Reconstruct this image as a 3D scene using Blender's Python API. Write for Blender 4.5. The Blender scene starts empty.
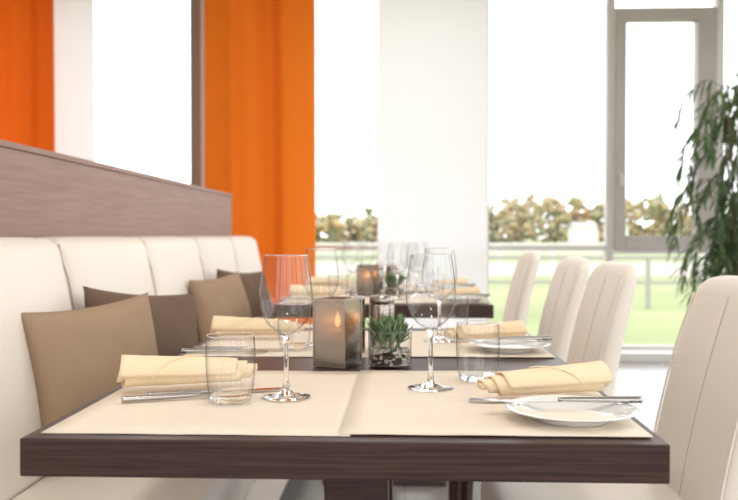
import bpy, bmesh, math, random
from mathutils import Vector, Matrix, noise
random.seed(7)
D=bpy.data
scn=bpy.context.scene
COL=scn.collection

# ---------------------------------------------------------------- materials
def newmat(name):
    m=D.materials.new(name); m.use_nodes=True
    nt=m.node_tree; nt.nodes.clear()
    out=nt.nodes.new('ShaderNodeOutputMaterial')
    return m,nt,out
def pbr(name,col,rough=.5,metal=0,col2=None,nscale=8,stretch=(1,1,1),bump=0,bscale=60,spec=.5,sheen=0,coat=0,detail=5):
    m,nt,out=newmat(name)
    b=nt.nodes.new('ShaderNodeBsdfPrincipled')
    b.inputs['Roughness'].default_value=rough
    b.inputs['Metallic'].default_value=metal
    b.inputs['Specular IOR Level'].default_value=spec
    b.inputs['Sheen Weight'].default_value=sheen
    b.inputs['Coat Weight'].default_value=coat
    b.inputs['Base Color'].default_value=(*col,1)
    nt.links.new(b.outputs[0],out.inputs[0])
    tc=nt.nodes.new('ShaderNodeTexCoord')
    mp=nt.nodes.new('ShaderNodeMapping'); mp.inputs['Scale'].default_value=stretch
    nt.links.new(tc.outputs['Object'],mp.inputs[0])
    if col2:
        n=nt.nodes.new('ShaderNodeTexNoise'); n.inputs['Scale'].default_value=nscale; n.inputs['Detail'].default_value=detail
        nt.links.new(mp.outputs[0],n.inputs['Vector'])
        r=nt.nodes.new('ShaderNodeValToRGB')
        r.color_ramp.elements[0].position=.35; r.color_ramp.elements[0].color=(*col,1)
        r.color_ramp.elements[1].position=.65; r.color_ramp.elements[1].color=(*col2,1)
        nt.links.new(n.outputs['Fac'],r.inputs[0]); nt.links.new(r.outputs[0],b.inputs['Base Color'])
    if bump:
        n2=nt.nodes.new('ShaderNodeTexNoise'); n2.inputs['Scale'].default_value=bscale
        nt.links.new(mp.outputs[0],n2.inputs['Vector'])
        bp=nt.nodes.new('ShaderNodeBump'); bp.inputs['Strength'].default_value=bump; bp.inputs['Distance'].default_value=.002
        nt.links.new(n2.outputs['Fac'],bp.inputs['Height']); nt.links.new(bp.outputs[0],b.inputs['Normal'])
    return m
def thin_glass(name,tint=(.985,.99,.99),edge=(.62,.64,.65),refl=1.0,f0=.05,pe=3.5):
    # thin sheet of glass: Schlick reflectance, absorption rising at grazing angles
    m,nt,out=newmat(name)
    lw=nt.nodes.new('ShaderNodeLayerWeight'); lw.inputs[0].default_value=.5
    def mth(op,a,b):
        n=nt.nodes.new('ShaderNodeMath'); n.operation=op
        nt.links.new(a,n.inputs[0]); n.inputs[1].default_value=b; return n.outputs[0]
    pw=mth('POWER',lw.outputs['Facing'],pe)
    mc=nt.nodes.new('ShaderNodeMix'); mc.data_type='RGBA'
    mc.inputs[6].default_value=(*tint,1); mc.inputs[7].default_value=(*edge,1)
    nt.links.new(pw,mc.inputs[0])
    t=nt.nodes.new('ShaderNodeBsdfTransparent'); nt.links.new(mc.outputs[2],t.inputs[0])
    g=nt.nodes.new('ShaderNodeBsdfGlossy'); g.inputs['Roughness'].default_value=.02
    f=mth('POWER',lw.outputs['Facing'],5.0); f=mth('MULTIPLY',f,.75*refl); f=mth('ADD',f,f0*refl)
    mx=nt.nodes.new('ShaderNodeMixShader')
    nt.links.new(f,mx.inputs[0]); nt.links.new(t.outputs[0],mx.inputs[1]); nt.links.new(g.outputs[0],mx.inputs[2])
    nt.links.new(mx.outputs[0],out.inputs[0])
    return m
def solid_glass(name,ior=1.45):
    m,nt,out=newmat(name)
    b=nt.nodes.new('ShaderNodeBsdfPrincipled')
    b.inputs['Base Color'].default_value=(.97,.98,.98,1); b.inputs['Roughness'].default_value=.0
    b.inputs['IOR'].default_value=ior; b.inputs['Transmission Weight'].default_value=1
    nt.links.new(b.outputs[0],out.inputs[0]); return m
def cloth_trans(name,col,tcol,fac=.5):
    m,nt,out=newmat(name)
    d=nt.nodes.new('ShaderNodeBsdfDiffuse'); d.inputs[0].default_value=(*col,1)
    t=nt.nodes.new('ShaderNodeBsdfTranslucent'); t.inputs[0].default_value=(*tcol,1)
    mx=nt.nodes.new('ShaderNodeMixShader'); mx.inputs[0].default_value=fac
    nt.links.new(d.outputs[0],mx.inputs[1]); nt.links.new(t.outputs[0],mx.inputs[2])
    tc=nt.nodes.new('ShaderNodeTexCoord'); w=nt.nodes.new('ShaderNodeTexNoise'); w.inputs['Scale'].default_value=300
    nt.links.new(tc.outputs['Object'],w.inputs['Vector'])
    bp=nt.nodes.new('ShaderNodeBump'); bp.inputs['Strength'].default_value=.2; bp.inputs['Distance'].default_value=.001
    nt.links.new(w.outputs['Fac'],bp.inputs['Height']); nt.links.new(bp.outputs[0],d.inputs['Normal'])
    nt.links.new(mx.outputs[0],out.inputs[0]); return m
def emit(name,col,s):
    m,nt,out=newmat(name); e=nt.nodes.new('ShaderNodeEmission'); e.inputs[0].default_value=(*col,1); e.inputs[1].default_value=s
    nt.links.new(e.outputs[0],out.inputs[0]); return m

M={}
M['wenge']=pbr('wenge_wood',(.022,.009,.007),.4,col2=(.062,.026,.020),nscale=6,stretch=(1,6,40),bump=.1,bscale=30,spec=.35)
M['partition']=pbr('partition_wood',(.27,.158,.120),.42,col2=(.33,.20,.158),nscale=4,stretch=(6,1.0,22),spec=.35)
M['leather']=pbr('cream_leather',(.79,.72,.63),.42,col2=(.82,.75,.665),nscale=3,bump=.25,bscale=180,sheen=.1)
M['seam']=pbr('seam_thread',(.50,.42,.35),.7)
M['mat']=pbr('placemat_linen',(.785,.68,.56),.8,col2=(.815,.715,.595),nscale=5,bump=.3,bscale=400)
M['napkin']=pbr('napkin_cotton',(.84,.665,.44),.85,col2=(.87,.70,.475),nscale=10,bump=.35,bscale=300,sheen=.1)
M['pillow']=pbr('pillow_tan',(.345,.24,.155),.9,col2=(.365,.255,.168),nscale=7,bump=.5,bscale=350,spec=.2)
M['pillow2']=pbr('pillow_brown',(.155,.10,.072),.9,col2=(.17,.112,.08),nscale=7,bump=.5,bscale=350,spec=.2)
M['china']=pbr('white_china',(.82,.82,.81),.08,coat=.5)
M['steel']=pbr('polished_steel',(.50,.48,.46),.18,metal=1)
M['brushed']=pbr('brushed_steel',(.34,.30,.27),.30,metal=1,col2=(.44,.40,.36),nscale=10,stretch=(1,1,30))
M['shaker']=pbr('shaker_steel',(.30,.26,.23),.22,metal=1,col2=(.38,.34,.30),nscale=10,stretch=(1,1,30))
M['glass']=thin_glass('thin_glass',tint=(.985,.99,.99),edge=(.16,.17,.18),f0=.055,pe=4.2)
M['pane']=thin_glass('window_pane',(.98,.99,.99),(.8,.85,.85),.3)
M['solid']=solid_glass('solid_glass')
M['chrome']=pbr('chair_leg_metal',(.10,.08,.07),.35,metal=.6)
M['frame']=pbr('window_frame_grey',(.42,.39,.36),.45,col2=(.45,.42,.39),nscale=3)
M['frameD']=pbr('window_frame_dark',(.26,.22,.17),.5,col2=(.28,.24,.19),nscale=3)
M['frameL']=pbr('window_frame_light',(.66,.64,.62),.45,col2=(.68,.66,.64),nscale=3)
M['wall']=pbr('plaster_wall',(.80,.78,.75),.85,col2=(.82,.80,.77),nscale=4,bump=.1,bscale=80)
M['ceil']=pbr('ceiling_paint',(.85,.84,.82),.9,col2=(.87,.86,.84),nscale=4)
M['orange']=cloth_trans('orange_curtain',(.82,.20,.022),(.80,.20,.02),.17)
M['orange2']=cloth_trans('orange_red_curtain',(.74,.13,.015),(.85,.15,.015),.42)
M['blind']=cloth_trans('white_blind',(.82,.80,.82),(.87,.84,.87),.48)
M['wax']=pbr('candle_wax',(.85,.72,.5),.5)
M['flame']=emit('candle_flame',(1,.42,.12),30)
M['soil']=pbr('soil',(.05,.035,.025),.9,col2=(.10,.07,.05),nscale=60)
M['pebble']=pbr('pebbles',(.32,.28,.24),.5,col2=(.60,.55,.48),nscale=30)
M['succ']=pbr('succulent_leaf',(.10,.18,.08),.5,col2=(.23,.32,.16),nscale=40)
M['bark']=pbr('bark',(.12,.08,.05),.8,col2=(.2,.14,.09),nscale=20,stretch=(1,1,.3))
M['pot']=pbr('planter',(.25,.23,.21),.5,col2=(.28,.26,.24),nscale=5)
M['trim']=pbr('trim_paint',(.72,.70,.67),.5)
M['grass']=pbr('lawn_grass',(.215,.265,.11),.95,col2=(.32,.35,.17),nscale=.12,stretch=(1,3,1))
M['foliage']=pbr('autumn_foliage',(.24,.27,.16),.95,col2=(.50,.34,.18),nscale=.16,detail=10)
M['path']=pbr('gravel_track',(.42,.38,.32),.95,col2=(.36,.32,.27),nscale=.5)
M['fence']=pbr('fence_white',(.7,.7,.68),.6)
M['rail']=pbr('rail_grey',(.34,.33,.30),.6)
M['roof']=pbr('roof_slate',(.38,.35,.33),.8)

def leafmat():
    m,nt,out=newmat('tree_leaf')
    oi=nt.nodes.new('ShaderNodeTexCoord'); n=nt.nodes.new('ShaderNodeTexNoise'); n.inputs['Scale'].default_value=9
    nt.links.new(oi.outputs['Object'],n.inputs['Vector'])
    r=nt.nodes.new('ShaderNodeValToRGB'); r.color_ramp.elements[0].position=.35; r.color_ramp.elements[1].position=.65
    r.color_ramp.elements[0].color=(.06,.11,.045,1); r.color_ramp.elements[1].color=(.14,.22,.09,1)
    nt.links.new(n.outputs['Fac'],r.inputs[0])
    d=nt.nodes.new('ShaderNodeBsdfPrincipled'); d.inputs['Roughness'].default_value=.4
    t=nt.nodes.new('ShaderNodeBsdfTranslucent')
    nt.links.new(r.outputs[0],d.inputs['Base Color']); nt.links.new(r.outputs[0],t.inputs[0])
    mx=nt.nodes.new('ShaderNodeMixShader'); mx.inputs[0].default_value=.4
    nt.links.new(d.outputs[0],mx.inputs[1]); nt.links.new(t.outputs[0],mx.inputs[2]); nt.links.new(mx.outputs[0],out.inputs[0])
    return m
M['leaf']=leafmat()
def smoky():
    m,nt,out=newmat('smoky_lantern_glass')
    t=nt.nodes.new('ShaderNodeBsdfTransparent'); t.inputs[0].default_value=(.62,.59,.56,1)
    tl=nt.nodes.new('ShaderNodeBsdfTranslucent'); tl.inputs[0].default_value=(.40,.36,.32,1)
    d=nt.nodes.new('ShaderNodeBsdfPrincipled'); d.inputs['Base Color'].default_value=(.50,.47,.44,1); d.inputs['Roughness'].default_value=.22; d.inputs['Metallic'].default_value=.9
    a=nt.nodes.new('ShaderNodeMixShader'); a.inputs[0].default_value=.18
    b=nt.nodes.new('ShaderNodeMixShader'); b.inputs[0].default_value=.28
    nt.links.new(d.outputs[0],a.inputs[1]); nt.links.new(tl.outputs[0],a.inputs[2])
    nt.links.new(a.outputs[0],b.inputs[1]); nt.links.new(t.outputs[0],b.inputs[2]); nt.links.new(b.outputs[0],out.inputs[0])
    return m
M['smoky']=smoky()
def floormat():
    m,nt,out=newmat('floor_tiles')
    b=nt.nodes.new('ShaderNodeBsdfPrincipled'); b.inputs['Roughness'].default_value=.22
    tc=nt.nodes.new('ShaderNodeTexCoord'); br=nt.nodes.new('ShaderNodeTexBrick')
    br.offset=0; br.inputs['Scale'].default_value=1; br.inputs['Brick Width'].default_value=.6; br.inputs['Row Height'].default_value=.6
    br.inputs['Mortar Size'].default_value=.003
    br.inputs['Color1'].default_value=(.34,.315,.30,1); br.inputs['Color2'].default_value=(.38,.355,.34,1); br.inputs['Mortar'].default_value=(.25,.235,.225,1)
    nt.links.new(tc.outputs['Object'],br.inputs['Vector']); nt.links.new(br.outputs['Color'],b.inputs['Base Color'])
    nt.links.new(b.outputs[0],out.inputs[0]); return m
M['floor']=floormat()

# ---------------------------------------------------------------- mesh helpers
def mesh_from_bm(bm,name,mat,smooth=True):
    me=D.meshes.new(name); bmesh.ops.recalc_face_normals(bm,faces=bm.faces); bm.to_mesh(me); bm.free()
    me.materials.append(M[mat])
    if smooth:
        for p in me.polygons: p.use_smooth=True
    return me
def put(name,me,parent=None,loc=(0,0,0),rot=(0,0,0)):
    o=D.objects.new(name,me); COL.objects.link(o); o.location=loc; o.rotation_euler=rot
    if parent: o.parent=parent
    return o
def empty(name,loc=(0,0,0),rz=0):
    e=D.objects.new(name,None); e.empty_display_size=.05; COL.objects.link(e); e.location=loc; e.rotation_euler=(0,0,rz); return e
def boxes(lst,name,mat,bevel=0):
    bm=bmesh.new()
    for (x0,x1,y0,y1,z0,z1) in lst:
        r=bmesh.ops.create_cube(bm,size=1)
        for v in r['verts']:
            v.co=Vector(((x0+x1)/2+v.co.x*(x1-x0),(y0+y1)/2+v.co.y*(y1-y0),(z0+z1)/2+v.co.z*(z1-z0)))
    if bevel: bmesh.ops.bevel(bm,geom=bm.edges[:],offset=bevel,segments=2,affect='EDGES',profile=.5)
    return mesh_from_bm(bm,name,mat,smooth=False)
def box(b,name,mat,bevel=.0): return boxes([b],name,mat,bevel)
def paneY(x0,x1,z0,z1,name='wp'):
    bm=bmesh.new(); bm.faces.new([bm.verts.new(c) for c in ((x0,0,z0),(x1,0,z0),(x1,0,z1),(x0,0,z1))]); return mesh_from_bm(bm,name,'pane',False)
def paneX(y0,y1,z0,z1,name='wp'):
    bm=bmesh.new(); bm.faces.new([bm.verts.new(c) for c in ((0,y0,z0),(0,y1,z0),(0,y1,z1),(0,y0,z1))]); return mesh_from_bm(bm,name,'pane',False)
_t=bmesh.new(); bmesh.ops.create_icosphere(_t,subdivisions=2,radius=1); _t.verts.ensure_lookup_table()
ICO_V=[v.co.copy() for v in _t.verts]; ICO_F=[[v.index for v in f.verts] for f in _t.faces]; _t.free()
_t=bmesh.new(); bmesh.ops.create_icosphere(_t,subdivisions=1,radius=1); _t.verts.ensure_lookup_table()
ICO1_V=[v.co.copy() for v in _t.verts]; ICO1_F=[[v.index for v in f.verts] for f in _t.faces]; _t.free()
def blobs(lst,name,mat,fn=None,small=False):
    V=[];F=[]; IV,IF=(ICO1_V,ICO1_F) if small else (ICO_V,ICO_F)
    for c,s in lst:
        b=len(V)
        for v in IV:
            p=Vector((c[0]+v.x*s[0],c[1]+v.y*s[1],c[2]+v.z*s[2])); V.append(fn(p) if fn else p)
        F+= [[b+i for i in f] for f in IF]
    me=D.meshes.new(name); me.from_pydata([tuple(v) for v in V],[],F); me.materials.append(M[mat])
    for p in me.polygons: p.use_smooth=True
    return me
def axis_pts(a,b,r,n):
    th=[math.radians(t) for t in (45,34,22,11,0)]
    lo=[a+r*(1-math.tan(t)) for t in th]; hi=[b-r*(1-math.tan(t)) for t in reversed(th)]
    mid=[a+r+(b-a-2*r)*i/(n+1) for i in range(1,n+1)]
    return lo+mid+hi
def rbox(b,r,name,mat,n=(4,4,4),deform=None):
    x0,x1,y0,y1,z0,z1=b
    P=[axis_pts(x0,x1,r,n[0]),axis_pts(y0,y1,r,n[1]),axis_pts(z0,z1,r,n[2])]
    lo=(x0,y0,z0); hi=(x1,y1,z1)
    bm=bmesh.new()
    for ax in range(3):
        u,v=(ax+1)%3,(ax+2)%3
        for side in (0,1):
            grid=[]
            for a in P[u]:
                row=[]
                for c in P[v]:
                    p=[0,0,0]; p[ax]=(lo,hi)[side][ax]; p[u]=a; p[v]=c
                    q=[min(max(p[i],lo[i]+r),hi[i]-r) for i in range(3)]
                    d=Vector(p)-Vector(q); d=d.normalized()*r if d.length>1e-9 else d
                    row.append(bm.verts.new(Vector(q)+d))
                grid.append(row)
            for i in range(len(P[u])-1):
                for j in range(len(P[v])-1):
                    f=[grid[i][j],grid[i+1][j],grid[i+1][j+1],grid[i][j+1]]
                    try: bm.faces.new(f)
                    except: pass
    bmesh.ops.remove_doubles(bm,verts=bm.verts,dist=1e-5)
    if deform:
        for v in bm.verts: v.co=Vector(deform(v.co.copy()))
    return mesh_from_bm(bm,name,mat)
def lathe(prof,name,mat,seg=40):
    bm=bmesh.new(); rings=[]
    for r,z in prof:
        if r<1e-6: rings.append([bm.verts.new((0,0,z))])
        else: rings.append([bm.verts.new((r*math.cos(2*math.pi*i/seg),r*math.sin(2*math.pi*i/seg),z)) for i in range(seg)])
    for a,b in zip(rings,rings[1:]):
        for i in range(seg):
            j=(i+1)%seg
            if len(a)==1 and len(b)==1: continue
            if len(a)==1: bm.faces.new((a[0],b[i],b[j]))
            elif len(b)==1: bm.faces.new((a[i],a[j],b[0]))
            else: bm.faces.new((a[i],a[j],b[j],b[i]))
    return mesh_from_bm(bm,name,mat)
def catmull(pts,n=6):
    out=[]
    P=[pts[0]]+list(pts)+[pts[-1]]
    for i in range(1,len(P)-2):
        for k in range(n):
            t=k/n; a,b,c,d=[Vector(p) for p in P[i-1:i+3]]
            out.append(.5*((2*b)+(-a+c)*t+(2*a-5*b+4*c-d)*t*t+(-a+3*b-3*c+d)*t**3))
    out.append(Vector(pts[-1])); return out
def tube_bm(bm,pts,rad,seg=8):
    pts=[Vector(p) for p in pts]; rings=[]
    for i,p in enumerate(pts):
        t=(pts[min(i+1,len(pts)-1)]-pts[max(i-1,0)]).normalized()
        up=Vector((0,0,1)) if abs(t.z)<.9 else Vector((1,0,0))
        a=t.cross(up).normalized(); b=t.cross(a)
        r=rad[i] if isinstance(rad,(list,tuple)) else rad
        rings.append([bm.verts.new(p+r*(a*math.cos(2*math.pi*k/seg)+b*math.sin(2*math.pi*k/seg))) for k in range(seg)])
    for a,b in zip(rings,rings[1:]):
        for i in range(seg):
            j=(i+1)%seg; bm.faces.new((a[i],a[j],b[j],b[i]))
    bm.faces.new(rings[0]); bm.faces.new(rings[-1])
def tube(pts,rad,name,mat,seg=8):
    bm=bmesh.new(); tube_bm(bm,pts,rad,seg); return mesh_from_bm(bm,name,mat)

# ---------------------------------------------------------------- room shell
XL,XR,YB,YF,ZC=-4.2,3.2,-3.0,7.07,3.3
put('floor',box((XL,XR,YB,YF+.15,-.1,0),'floor','floor'))
put('ceiling',box((XL,XR,YB,YF+.15,ZC,ZC+.1),'ceiling','ceil'))
put('wall_left',box((XL-.15,XL,YB,YF+.15,0,ZC),'wall_left','wall'))
wr=[(XR,XR+.15,YB,YF+.15,0,.25),(XR,XR+.15,YB,YF+.15,2.9,ZC)]
ys=[YB,-.9,1.2,3.3,5.4,YF+.15]
for y in ys: wr.append((XR,XR+.15,y-.1 if y>YB else y,y+.1 if y<YF else y,.25,2.9))
put('wall_right',boxes(wr,'wall_right','wall'))
for i in range(5):  # unseen right-hand windows, added so skylight fills the room
    a,b=ys[i]+.1,ys[i+1]-.1
    e=empty('window_%d'%(i+5),(XR+.07,0,0))
    put('frame',boxes([(-.03,.03,a,b,.25,.31),(-.03,.03,a,b,2.84,2.9),(-.03,.03,a,a+.06,.31,2.84),(-.03,.03,b-.06,b,.31,2.84)],'wf','frame'),e)
    put('pane',paneX(a+.06,b-.06,.31,2.84),e)
wb=[(XL,XR,YB-.15,YB,0,.3),(XL,XR,YB-.15,YB,2.9,ZC)]
xs=[XL,-1.8,.7,XR]
for x in xs: wb.append((max(x-.12,XL),min(x+.12,XR),YB-.15,YB,.3,2.9))
put('wall_back',boxes(wb,'wall_back','wall'))
for i in range(3):  # rear windows behind the camera, added to bring in more sky light
    a,b=xs[i]+.12,xs[i+1]-.12
    e=empty('window_%d'%(i+10),(0,YB-.07,0))
    put('frame',boxes([(a,b,-.03,.03,.3,.36),(a,b,-.03,.03,2.84,2.9),(a,a+.06,-.03,.03,.36,2.84),(b-.06,b,-.03,.03,.36,2.84)],'wf','frame'),e)
    put('pane',paneY(a+.06,b-.06,.36,2.84),e)
put('wall_front',boxes([(XL,XR,YF,YF+.15,0,.06),(XL,XR,YF,YF+.15,3.2,ZC)],'wall_front','frameL'))
def win(n,x0,x1,mw=.035,mat='frameL'):
    e=empty('window_%d'%n,(0,YF+.05,0))
    L=[(x0,x0+mw,-.04,.04,.06,3.2),(x1-mw,x1,-.04,.04,.06,3.2),(x0+mw,x1-mw,-.04,.04,.06,.10),(x0+mw,x1-mw,-.04,.04,3.16,3.2),
       (x0+mw,x1-mw,-.035,.035,.885,.93)]
    put('frame',boxes(L,'wf','%s'%mat),e)
    put('pane_low',paneY(x0+mw,x1-mw,.10,.885),e)
    put('pane_high',paneY(x0+mw,x1-mw,.93,3.16),e)
    return e
win(1,XL,-1.71,.09,'frameD'); win(2,-1.71,.66); win(3,.66,1.69)
e=empty('window_4',(0,YF+.05,0))
s4=-.06
put('outer_frame',boxes([(1.69,1.72,-.05,.05,.06,3.2),(2.66+s4,XR,-.05,.05,3.14,3.2),(1.72,2.6+s4,-.04,.04,.06,.10),(1.72,2.6+s4,-.04,.04,3.14,3.2),(1.72,2.6+s4,-.04,.04,.86,.90),
                         (2.60+s4,2.66+s4,-.05,.05,.06,3.2),(2.66+s4,XR,-.04,.04,.06,.10)],'of','frameL'),e)
put('sash_frame',boxes([(1.72,1.81,-.07,.05,.90,2.87),(2.38,2.54,-.07,.05,.90,2.87),(1.81,2.38,-.07,.05,2.77,2.87),(1.81,2.38,-.07,.05,.90,1.01)],'sf','frame',.006),e)
put('handle',boxes([(1.755,1.775,-.11,-.07,1.5,1.52),(1.755,1.775,-.12,-.105,1.42,1.52)],'h','frameL',.002),e)
put('pane_mid',paneY(1.81,2.38,1.01,2.77),e)
put('pane_top',paneY(1.72,2.54,2.87,3.14),e)
put('pane_low',paneY(1.72,2.54,.10,.86),e)
put('pane_side',paneY(2.60,XR,.10,3.14),e)
put('trim_1',box((-.5,XR,YF-.22,YF-.001,.0,.07),'sill','trim',.004))

def panel(name,x0,x1,y,z0,z1,mat,amp,waves,ph=0,bow=0):
    bm=bmesh.new(); nx=110; nz=10; g=[]
    for i in range(nx+1):
        u=i/nx; col=[]
        for j in range(nz+1):
            v=j/nz
            yy=amp*math.sin(u*waves*2*math.pi+ph+.25*math.sin(v*3))+amp*.3*math.sin(u*waves*4.6*math.pi+1+v)-bow*math.sin(u*math.pi)
            col.append(bm.verts.new((x0+(x1-x0)*u,yy,z0+(z1-z0)*v)))
        g.append(col)
    for i in range(nx):
        for j in range(nz): bm.faces.new((g[i][j],g[i+1][j],g[i+1][j+1],g[i][j+1]))
    e=empty(name,(0,y,0))
    put('fabric',mesh_from_bm(bm,name+'_fabric',mat),e)
    put('rail',box((x0-.01,x1+.01,-.02,.02,z1,z1+.04),'rail','frameL'),e)
    return e
panel('orange_curtain',-1.585,-.70,6.62,.03,3.24,'orange',.085,2.0,.3,.30)
panel('orange_curtain',-4.1,-2.76,6.60,.03,3.24,'orange2',.03,4)
panel('white_panel_blind',-3.0,-2.53,6.85,.03,3.24,'blind',.002,1)
panel('white_panel_blind',-.22,.66,6.85,.03,3.24,'blind',.002,1)
panel('white_panel_blind',2.62,3.12,6.85,.03,3.24,'blind',.002,1)

for (x,y) in [(-2.2,1.0),(-.1,.6),(1.9,1.0),(-2.2,4.2),(-.1,3.4),(1.9,4.2),(0,-1.6)]:  # added fill lamps on the unseen ceiling, there to brighten the interior
    e=empty('ceiling_lamp',(x,y,ZC))
    put('housing',lathe([(.0,0),(.27,0),(.27,-.05),(.25,-.05)],'lh','trim',32),e)
    l=D.lights.new('lamp_light','AREA'); l.shape='DISK'; l.size=.5; l.energy=15; l.color=(1,.94,.87)
    put('diffuser_light',l,e,(0,0,-.055))

# ---------------------------------------------------------------- banquette + partition
part=put('wood_partition_wall',boxes([(-1.13,-1.07,.2,5.22,0,1.25),(-1.135,-1.065,.2,5.225,1.25,1.268)],'part','partition',.002))
bench=empty('banquette_bench')
yb=[.76+.75*i for i in range(7)]
for i in range(6):
    a,b=yb[i]+.002,yb[i+1]-.002
    ym=(a+b)/2
    def df(p,a=a,b=b,ym=ym):
        t=(p.z-.44)/.57
        front=p.x>-.90
        p.x+= -.105*t
        f=1-min(1,abs((p.y-ym)/((b-a)/2)))**4
        fz=1-min(1,abs(t*2-1))**4
        if front: p.x+=.026*f*max(fz,.1)
        if t>.85: p.z+=.006*f
        return p
    put('back_pad',rbox((-.955,-.825,a,b,.44,1.004),.035,'bp','leather',(1,12,10),df),bench)
    def ds(p,a=a,b=b,ym=ym):
        f=1-min(1,abs((p.y-ym)/((b-a)/2)))**4
        if p.z>.40: p.z+=.014*f*(1-min(1,abs((p.x+.62)/.22))**4)
        return p
    put('seat_pad',rbox((-.84,-.40,a,b,.33,.46),.03,'sp','leather',(8,10,1),ds),bench)
    put('front_panel',rbox((-.50,-.43,a,b,.10,.335),.012,'fp','leather',(1,1,1)),bench)
    if i: put('seam',tube([(-.822-.105*t-.008*(t>.9),yb[i],.46+.55*t-.02) for t in [k/12 for k in range(13)]],.003,'sm','seam',6),bench)
put('plinth',box((-1.065,-.48,.77,5.25,.0,.10),'pl','wenge'),bench)
put('body',box((-1.06,-.96,.77,5.25,.10,.95),'bd','leather'),bench)

# ---------------------------------------------------------------- tables
TX0,TX1=-.502,.335
def table(y0,y1):
    cx=(TX0+TX1)/2; cy=(y0+y1)/2; hx=(TX1-TX0)/2; hy=(y1-y0)/2
    e=empty('dining_table',(cx,cy,0))
    put('top',box((-hx,hx,-hy,hy,.700,.75),'top','wenge',.002),e)
    for s in (-1,1):
        yy=s*(hy-.42)
        put('pedestal',box((-.055,.055,yy-.055,yy+.055,.025,.700),'ped','wenge',.003),e)
        put('base_plate',box((-.25,.25,yy-.22,yy+.22,0,.025),'bpl','chrome',.004),e)
    return e
table(1.083,2.42); table(3.22,4.56)

def placemat(x0,x1,y0,y1,z=.7502):
    nx,ny=14,10; bm=bmesh.new(); g=[]
    for i in range(nx+1):
        g.append([bm.verts.new((x0+(x1-x0)*i/nx,y0+(y1-y0)*j/ny,z+.0011+.0006*noise.noise((i*.4,j*.4,x0*9)))) for j in range(ny+1)])
    for i in range(nx):
        for j in range(ny): bm.faces.new((g[i][j],g[i+1][j],g[i+1][j+1],g[i][j+1]))
    me=mesh_from_bm(bm,'placemat','mat')
    o=put('placemat',me); s=o.modifiers.new('s','SOLIDIFY'); s.thickness=.0012; s.offset=-.2
    return o
for (a,b) in ((1.11,1.635),(1.83,2.32),(3.27,3.78),(3.98,4.48)):
    placemat(-.485,-.072,a,b); placemat(-.086,.322,a+.004,b+.004,.7518)

# ---------------------------------------------------------------- tableware
def spl(prof,n=5):
    return [(max(p.x,0),p.y) for p in catmull([Vector((a,b,0)) for a,b in prof],n)]
bowl=spl([(.0045,.098),(.010,.1030),(.022,.111),(.034,.125),(.041,.144),(.0430,.160),(.0418,.180),(.0385,.204),(.0348,.229)])
bowl_me=lathe([(0,.1005),(.004,.101)]+bowl[4:],'wine_bowl','glass',56)
stem=[(0,.0005),(.038,.0005),(.0392,.0015),(.038,.0028),(.026,.0042),(.013,.0075),(.0062,.015),(.0042,.028),(.0037,.055),(.0040,.085),(.0055,.097),(.0095,.1030),(.006,.1045),(0,.1045)]
stem_me=lathe(stem,'wine_stem','solid',36)
def ring(R,r,z,name,mat):
    bm=bmesh.new(); n=48; k=6; g=[]
    for i in range(n):
        a=2*math.pi*i/n
        g.append([bm.verts.new(((R+r*math.cos(2*math.pi*j/k))*math.cos(a),(R+r*math.cos(2*math.pi*j/k))*math.sin(a),z+r*math.sin(2*math.pi*j/k))) for j in range(k)])
    for i in range(n):
        for j in range(k): bm.faces.new((g[i][j],g[(i+1)%n][j],g[(i+1)%n][(j+1)%k],g[i][(j+1)%k]))
    return mesh_from_bm(bm,name,mat)
wr_me=ring(.0345,.0007,.229,'wine_rim','solid')
TZ=.7535
def wine(x,y,z=TZ):
    e=empty('wine_glass',(x,y,z)); put('stem',stem_me,e); put('bowl',bowl_me,e); put('rim',wr_me,e); return e
tum=spl([(.0325,.006),(.0345,.012),(.0375,.035),(.039,.06),(.0388,.085),(.0375,.104)])
tum_me=lathe(tum,'tumbler_wall','glass',48)
tb_me=lathe([(0,.0005),(.029,.0005),(.032,.003),(.0333,.008),(.0335,.011),(.030,.0115),(0,.0105)],'tumbler_base','solid',40)
tr_me=ring(.0372,.0009,.104,'tumbler_rim','solid')
def tumbler(x,y,z=TZ):
    e=empty('water_glass',(x,y,z)); put('base',tb_me,e); put('wall',tum_me,e); put('rim',tr_me,e); return e
plate_prof=[(0,.003),(.045,.003),(.055,.004),(.066,.009),(.078,.0135),(.092,.0165),(.093,.0175),(.091,.0182),(.077,.0155),(.064,.0110),(.054,.0065),(.045,.0055),(0,.0052)]
plate_me=lathe([(0,.0),(.05,.0),(.052,.0005)]+[(.055,.003)]+plate_prof[3:],'side_plate','china',64)
def plate(x,y,z=TZ): return put('side_plate',plate_me,None,(x,y,z))

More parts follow.
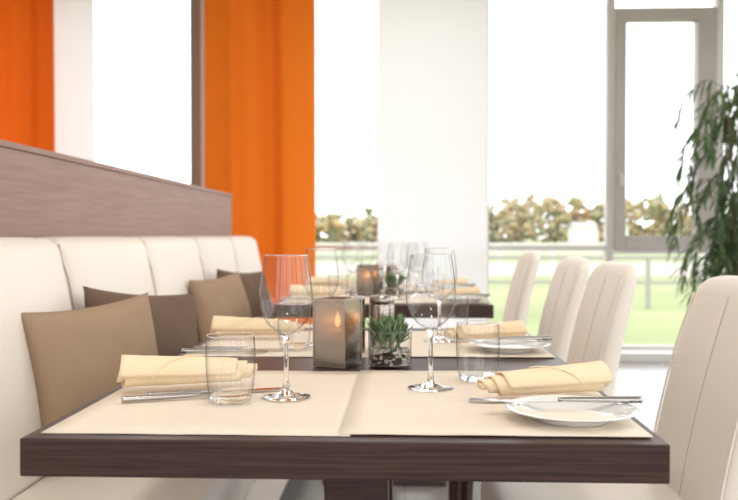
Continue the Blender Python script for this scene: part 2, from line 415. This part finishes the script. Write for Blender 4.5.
def napkin_mesh(L,R,turns=3.4,flip=1,seed=0):
    bm=bmesh.new(); nt_=int(turns*28); nx=26; g=[]
    for i in range(nt_+1):
        s=i/nt_; th=s*turns*2*math.pi+.8
        r=R*(.16+.84*s)
        xa=-L/2+.006*math.sin(th*.5); xb=L/2+.030*(1-s)-.030*s
        if s<.25: xb-=.02*(1-s/.25)
        row=[]
        for j in range(nx+1):
            u=j/nx; x=xa+(xb-xa)*u+.004*math.sin(th)
            taper=1-.24*u
            rr=r*taper+.0012*noise.noise((u*9+seed,th,s*2))
            row.append(bm.verts.new((x*flip,rr*math.cos(th),R*taper+.001+rr*math.sin(th)*.94)))
        g.append(row)
    for i in range(nt_):
        for j in range(nx): bm.faces.new((g[i][j],g[i+1][j],g[i+1][j+1],g[i][j+1]))
    return mesh_from_bm(bm,'rolled_napkin','napkin')
def napkin(x,y,rz,L=.215,R=.028,flip=1,z=TZ,seed=0):
    e=empty('rolled_napkin',(x,y,z),rz)
    o=put('cloth_roll',napkin_mesh(L,R,flip=flip,seed=seed),e); s=o.modifiers.new('s','SOLIDIFY'); s.thickness=.0016; s.offset=0
    # diagonal hem of the outermost wrap, running from the front to the back of the roll
    pts=[]
    for k in range(25):
        a=-.5+2.4*k/24; xx=(-L*.30+L*.42*(k/24)**1.5)
        u=(xx+L/2)/(L*.98); tp=1-.24*max(0,u)
        rr=R*tp+.0004
        pts.append((xx*flip,-rr*math.cos(a),R*tp+.001+rr*math.sin(a)*.94))
    put('fold_edge',tube(pts,.0011,'fold','napkin',6),e)
    return e

def outline_mesh(pts,th,name):
    bm=bmesh.new()
    a=[bm.verts.new((x,y,0)) for x,y in pts]; f=bm.faces.new(a)
    r=bmesh.ops.extrude_face_region(bm,geom=[f])
    for v in r['geom']:
        if isinstance(v,bmesh.types.BMVert): v.co.z+=th
    return mesh_from_bm(bm,name,'steel',False)
knife_blade=outline_mesh([(0,-.006),(.0,.006),(.02,.009),(.07,.0095),(.1,.007),(.112,.001),(.113,-.002),(.1,-.006),(.03,-.006)],.0016,'knife_blade')
def knife_handle():
    pts=[(.005,0,.001),(-.01,0,.001),(-.05,0,.001),(-.09,0,.001),(-.115,0,.001)]
    bm=bmesh.new(); tube_bm(bm,catmull([Vector(p) for p in pts],4),[.0032+.0022*(i/16) for i in range(17)],10)
    for v in bm.verts: v.co.y*=1.35
    return mesh_from_bm(bm,'knife_handle','steel')
kh=knife_handle()
def knife(x,y,z,rz,ry=0,name='table_knife'):
    e=empty(name,(x,y,z),rz); e.rotation_euler[1]=ry
    put('blade',knife_blade,e,(0,0,.002)); put('handle',kh,e,(0,0,.0042)); return e
fp=[(0,-.003),(-.0,.003),(.02,.004),(.035,.0115),(.075,.012),(.075,.0085),(.045,.0078),(.045,.0048),(.075,.0048),(.075,.0018),(.045,.0018),(.045,-.0018),(.075,-.0018),(.075,-.0048),(.045,-.0048),(.045,-.0078),(.075,-.0085),(.075,-.012),(.035,-.0115),(.02,-.004)]
fork_head=outline_mesh(fp,.0018,'fork_head')
def fork(x,y,z,rz):
    e=empty('table_fork',(x,y,z),rz); put('head',fork_head,e,(0,0,.002)); put('handle',kh,e,(0,0,.0042)); return e

def lantern(x,y,rz):
    e=empty('candle_lantern',(x,y,.7515),rz); h=.0355; H=.132
    put('panels',boxes([(-h,h,-h,-h+.002,.006,H),(-h,h,h-.002,h,.006,H),(-h,-h+.002,-h+.002,h-.002,.006,H),(h-.002,h,-h+.002,h-.002,.006,H)],'lp','smoky'),e)
    fr=[(-h-.001,h+.001,-h-.001,h+.001,0,.006)]
    for sx in(-1,1):
        for sy in (-1,1): fr.append((sx*h-.0014,sx*h+.0014,sy*h-.0014,sy*h+.0014,.006,H))
    for sy in (-1,1):
        fr.append((-h,h,sy*h-.0014,sy*h+.0014,H,H+.004)); fr.append((sy*h-.0014,sy*h+.0014,-h,h,H,H+.004))
    put('frame',boxes(fr,'lf','brushed'),e)
    put('candle',lathe([(0,.006),(.022,.006),(.022,.070),(.019,.072),(0,.070)],'cd','wax',24),e)
    put('flame',lathe([(0,.076),(.005,.083),(.006,.090),(.0035,.100),(0,.110)],'fl','flame',16),e)
    l=D.lights.new('candle_light','POINT'); l.energy=.28; l.color=(1,.42,.15); l.shadow_soft_size=.012
    put('flame_light',l,e,(0,-.012,.092))
lantern(-.136,1.715,math.radians(-24)); lantern(-.16,3.66,math.radians(-20))
def leaf_into(bm,base,dirv,L,w,droop,n=5):
    dirv=dirv.normalized(); side=dirv.cross(Vector((0,0,1)))
    if side.length<.01: side=Vector((1,0,0))
    side.normalize(); rows=[]; p=Vector(base)
    for i in range(n+1):
        t=i/n; ww=w*(max(0,math.sin(math.pi*min(1,.12+t*.88)))**.7)
        d=(dirv+Vector((0,0,-droop*t))).normalized()
        if i: p=p+d*L/n
        up=side.cross(d).normalized()
        rows.append((bm.verts.new(p-side*ww),bm.verts.new(p-up*ww*.3),bm.verts.new(p+side*ww)))
    for a,b in zip(rows,rows[1:]):
        bm.faces.new((a[0],a[1],b[1],b[0])); bm.faces.new((a[1],a[2],b[2],b[1]))
def succulent(x,y,seed=0):
    rnd=random.Random(seed)
    e=empty('succulent_in_glass',(x,y,.7515))
    put('glass',lathe([(0,.001),(.040,.001),(.0435,.004),(.044,.07)],'sg','glass',40),e)
    put('rim',ring(.0437,.0012,.071,'sgr','solid'),e)
    put('soil',lathe([(0,.006),(.0375,.006),(.0375,.018),(.02,.022),(0,.024)],'so','soil',32),e)
    L=[]
    for i in range(150):
        a=rnd.random()*6.28
        if i<95: r=.039; z=rnd.uniform(.008,.034)
        else: r=.037*math.sqrt(rnd.random()); z=.032
        rad=rnd.uniform(.003,.0058); r=min(r,.0422-rad)
        L.append(((r*math.cos(a),r*math.sin(a),z),(rad,rad,rad*.75)))
    put('pebbles',blobs(L,'peb','pebble',small=True),e)
    bm=bmesh.new()
    for c in range(10):
        ca=c*.7; cr=0 if c==0 else .024
        bx,by=cr*math.cos(ca),cr*math.sin(ca)
        for i in range(24):
            a=rnd.random()*6.28; el=rnd.uniform(.2,1.35)
            leaf_into(bm,(bx,by,.046+.018*rnd.random()),Vector((math.cos(a)*math.cos(el),math.sin(a)*math.cos(el),math.sin(el))),rnd.uniform(.030,.052),.0036,-.2)
    for v in bm.verts:
        rr=math.hypot(v.co.x,v.co.y)
        if v.co.z<.074 and rr>.041: v.co.x*=.041/rr; v.co.y*=.041/rr
    put('leaves',mesh_from_bm(bm,'sl','succ'),e)
    bm=bmesh.new()
    for c in range(10):
        ca=c*.7; cr=0 if c==0 else .022
        tube_bm(bm,[(cr*.6*math.cos(ca),cr*.6*math.sin(ca),.020),(cr*math.cos(ca),cr*math.sin(ca),.058)],.0022,6)
    put('stalks',mesh_from_bm(bm,'sk','succ'),e)
succulent(-.030,1.715,1); succulent(-.045,3.68,2)
def shaker(x,y,name,k=1):
    e=empty(name,(x,y,.7545))
    pr=[(0,0),(.028,0),(.029,.002),(.029,.098),(.0285,.100),(.027,.101),(.0285,.103),(.0285,.116),(.026,.119),(.008,.120),(.004,.124),(.007,.128),(.005,.133),(0,.134)]
    put('body',lathe([(r,z*k) for r,z in pr],'sh','shaker',36),e)
    return e
shaker(-.118,1.90,'salt_shaker',1.03); shaker(-.052,1.92,'pepper_shaker',1.03)
shaker(-.128,3.90,'salt_shaker'); shaker(-.058,3.93,'pepper_shaker')

R_=math.radians
wine(-.191,1.36); wine(.044,1.449)
tumbler(-.274,1.324); tumbler(.131,1.53)
plate(.236,1.213); knife(.228,1.243,TZ+.0175,R_(181))
napkin(.225,1.375,R_(14),flip=-1,seed=3,L=.195,R=.029)
fork(.175,1.325,TZ,R_(172))
napkin(-.372,1.435,R_(22),flip=1,seed=5,R=.032)
knife(-.305,1.383,TZ,R_(22)); fork(-.335,1.348,TZ,R_(22))
wine(-.200,2.02); wine(.085,2.10); tumbler(-.255,1.95); tumbler(.125,2.20)
plate(.235,1.93); knife(.225,1.98,TZ+.0175,R_(182)); napkin(.20,2.10,R_(10),flip=-1,seed=9,L=.18,R=.026)
napkin(-.375,2.14,R_(10),seed=11,R=.03); knife(-.36,1.905,TZ,R_(4)); fork(-.38,1.87,TZ,R_(4))
for k,(a) in enumerate((3.45,4.15)):
    wine(-.22+.02*k,a+.14); wine(.05+.03*k,a+.16); tumbler(-.27,a-.02); tumbler(.13,a+.12)
    plate(.235,a-.1); knife(.225,a-.05,TZ+.0175,R_(182)); napkin(.215,a+.05,R_(10),flip=-1,seed=19+k,L=.17,R=.026)
    napkin(-.37,a+.1,R_(10),seed=13+k); knife(-.385,a-.06,TZ,.05)
wine(-.03,3.45); wine(.02,4.02); wine(-.10,4.30); wine(-.29,4.46)

# ---------------------------------------------------------------- chairs
CH={}
def back_def(p):
    t=max(0,(p.z-.40)/.53)
    f=1-min(1,abs(p.y/.215))**3
    p.y*=1-.06*t**4
    p.z-=.022*(min(1,abs(p.y/.215))**4)*max(0,(t-.7)/.3)
    p.x*=1-.30*t
    p.x+= -.035+.105*t**1.5 + .022*f*(.5)
    return p
CH['back']=rbox((-.040,.040,-.215,.215,.38,.93),.036,'chair_back','leather',(1,10,14),back_def)
def seat_def(p):
    if p.z>.42: p.z+=.015*(1-min(1,abs(p.y/.21))**3)
    return p
CH['seat']=rbox((-.44,-.01,-.22,.22,.36,.47),.03,'chair_seat','leather',(8,8,1),seat_def)
def legm():
    bm=bmesh.new()
    for (x,y,dx) in ((-.41,-.19,-.01),(-.41,.19,-.01),(-.03,-.19,.05),(-.03,.19,.05)):
        tube_bm(bm,[(x,y,.37),(x+dx*.5,y,.18),(x+dx,y,0)],[.02,.017,.013],4)
    return mesh_from_bm(bm,'chair_legs','wenge',False)
CH['legs']=legm()
def xb(y,z,side):
    p=back_def(Vector((side*.040,y,z))); return (p.x+side*.0002,p.y,p.z)
CH['seam']=tube([xb(0,.48+.41*i/14,-1) for i in range(15)],.0011,'seam','seam',6)
for y_ in (-1,1):
    CH['pipe%d'%y_]=tube([(lambda p:(p.x,p.y,p.z))(back_def(Vector((-.033,y_*.209,.42+.48*i/14)))) for i in range(15)],.0024,'pipe','leather',6)
def chair(x,y,rz=0):
    e=empty('dining_chair',(x,y,0),rz)
    put('backrest',CH['back'],e); put('seat',CH['seat'],e); put('legs',CH['legs'],e); put('seam',CH['seam'],e)
    put('piping_1',CH['pipe-1'],e); put('piping_2',CH['pipe1'],e)
chair(.612,1.74); chair(.598,2.72); chair(.598,3.38); chair(.59,4.50)

# ---------------------------------------------------------------- pillows
def pillow_mesh(S,T,mat,seed):
    bm=bmesh.new(); n=36; gr={}
    for s in (1,-1):
        for i in range(n+1):
            for j in range(n+1):
                u=i/n*2-1; v=j/n*2-1
                h=T/2*((1-u*u)**.5*(1-v*v)**.5)**.85 if abs(u)<1 and abs(v)<1 else 0
                k=1-.08*(1-u*u)*(abs(v))**2; k2=1-.08*(1-v*v)*(abs(u))**2
                if h>0: h*=1+.22*noise.noise((u*1.6+seed,v*1.6,s))+.06*noise.noise((u*6+seed,v*4,s*3))*(abs(u)+abs(v))
                gr[s,i,j]=bm.verts.new((s*h,u*S/2*k2,v*S/2*k))
        for i in range(n):
            for j in range(n): bm.faces.new((gr[s,i,j],gr[s,i+1,j],gr[s,i+1,j+1],gr[s,i,j+1]))
    bmesh.ops.remove_doubles(bm,verts=bm.verts,dist=1e-5)
    return mesh_from_bm(bm,'pillow_body',mat)
def pillow(x,y,z,yaw,lean,roll,mat,seed,S=.42,T=.14):
    o=put('throw_pillow',pillow_mesh(S,T,mat,seed),None,(x,y,z))
    R=Matrix.Rotation(yaw,3,'Z')@Matrix.Rotation(lean,3,'Y')@Matrix.Rotation(roll,3,'X')
    o.rotation_euler=R.to_euler(); return o
r=R_
pillow(-.742,2.04,.668,r(-34),r(-10),r(4),'pillow',1,S=.375)
pillow(-.728,2.36,.672,r(-34),r(-13),r(-6),'pillow2',2,S=.385)
pillow(-.750,3.50,.665,r(-20),r(-13),r(3),'pillow',3,S=.375)
pillow(-.732,3.92,.668,r(-22),r(-14),r(-4),'pillow2',4,S=.38)

# ---------------------------------------------------------------- tall potted tree
def tree(x,y):
    e=empty('potted_bamboo_tree',(x,y,0)); rnd=random.Random(5)
    put('pot',lathe([(0,0),(.15,0),(.19,.36),(.195,.38),(.175,.38),(.17,.34),(0,.34)],'pt','pot',32),e)
    bmT=bmesh.new(); bmL=bmesh.new()
    for s in range(6):
        a=s*1.07; b=(.05*math.cos(a),.05*math.sin(a),.33)
        top=(.17*math.cos(a+.3),.17*math.sin(a+.3),1.92+.16*rnd.random())
        pts=catmull([b,(b[0]*1.6,b[1]*1.6,.9),(top[0]*.7,top[1]*.7,1.4),top],6)
        tube_bm(bmT,pts,[.013-.009*i/len(pts) for i in range(len(pts))],6)
        for k in range(15):
            i=int(len(pts)*(.3+.7*k/15)); i=min(i,len(pts)-1); p=pts[i]
            ba=rnd.random()*6.28; L=rnd.uniform(.14,.35)
            q=[p, p+Vector((math.cos(ba)*L*.5,math.sin(ba)*L*.5,.08)), p+Vector((math.cos(ba)*L,math.sin(ba)*L,-.06)),p+Vector((math.cos(ba)*L*1.1,math.sin(ba)*L*1.1,-.26))]
            qs=catmull(q,4); tube_bm(bmT,qs,.0022,4)
            for c in qs[3:]:
                for m in range(3):
                    la=ba+rnd.uniform(-1.4,1.4)
                    leaf_into(bmL,c,Vector((math.cos(la)*.6,math.sin(la)*.6,rnd.uniform(-.9,.0))),rnd.uniform(.10,.19),rnd.uniform(.006,.011),1.1)
    put('stems',mesh_from_bm(bmT,'st','bark'),e); put('leaves',mesh_from_bm(bmL,'lv','leaf'),e)
tree(2.21,5.6)

# ---------------------------------------------------------------- outside
G=-.45
put('lawn_ground',box((-260,260,YF+.4,420,G-.2,G),'lawn','grass'))
put('terrace_ground',box((-40,40,-40,YF+.39,G-.25,-.11),'terr','path'))
put('racetrack_path',box((-200,200,30,44,G,G+.02),'track','path'))
def fence(y,h,mat,step=5.0):
    L=[(-60,60,y-.04,y+.04,G+h-.07,G+h),(-60,60,y-.03,y+.03,G+h*.5-.03,G+h*.5+.03)]
    for i in range(int(120/step)+1): L.append((-60+i*step-.04,-60+i*step+.04,y-.035,y+.035,G,G+h))
    put('racetrack_rail_fence',boxes(L,'fn',mat))
fence(17,1.05,'rail',2.4); fence(29,1.0,'fence'); fence(45,1.05,'fence')
rnd=random.Random(3); L=[]
for i in range(360):
    x=-160+i*.95+rnd.uniform(-1,1); y=165+rnd.uniform(-10,16); h=rnd.uniform(6.3,9.6)*(.88+.18*math.sin(i*.07)+.10*math.sin(i*.27))
    w_=rnd.uniform(1.8,3.4)
    for q in range(20):
        t=rnd.uniform(.05,1); ww=w_*math.sin(math.pi*min(.95,.2+t*.7))
        s_=rnd.uniform(.4,.95)
        L.append(((x+rnd.uniform(-1,1)*ww,y+rnd.uniform(-1,1)*ww,G+h*t*.95),(s_,s_,s_*.9)))
put('tree_line',blobs(L,'trees','foliage',lambda p:p+Vector((noise.noise(p*1.3),0,noise.noise(p*1.4+Vector((9,0,0)))))*.6,small=True))
for (hx,w) in ((29,2.0),(34.5,1.3),(-22,3)):
    e=empty('white_house',(hx,140,G)); put('body',box((-w,w,-2,2,0,2.6),'hb','fence'),e)
    bm=bmesh.new(); vs=[bm.verts.new(c) for c in ((-w,-2.2,2.6),(w,-2.2,2.6),(w,2.2,2.6),(-w,2.2,2.6),(-w,0,3.6),(w,0,3.6))]
    for f in ((0,1,5,4),(2,3,4,5),(0,4,3),(1,2,5),(0,3,2,1)): bm.faces.new([vs[k] for k in f])
    put('roof',mesh_from_bm(bm,'hr','roof',False),e)

# ---------------------------------------------------------------- world, camera
w=D.worlds.new('World'); scn.world=w; w.use_nodes=True
bg=w.node_tree.nodes['Background']; bg.inputs[0].default_value=(.975,.98,1,1); bg.inputs[1].default_value=3.0
cam=D.cameras.new('Camera'); co=D.objects.new('Camera',cam); COL.objects.link(co); scn.camera=co
cam.sensor_width=36; cam.lens=850/738*36
co.location=(0,0,1.015)
co.rotation_euler=(math.radians(90-1.01),0,math.radians(2.42))
cam.dof.use_dof=True; cam.dof.focus_distance=1.42; cam.dof.aperture_fstop=5.0
cam.clip_end=1000
scn.view_settings.view_transform='Standard'; scn.view_settings.look='None'; scn.view_settings.exposure=0.02
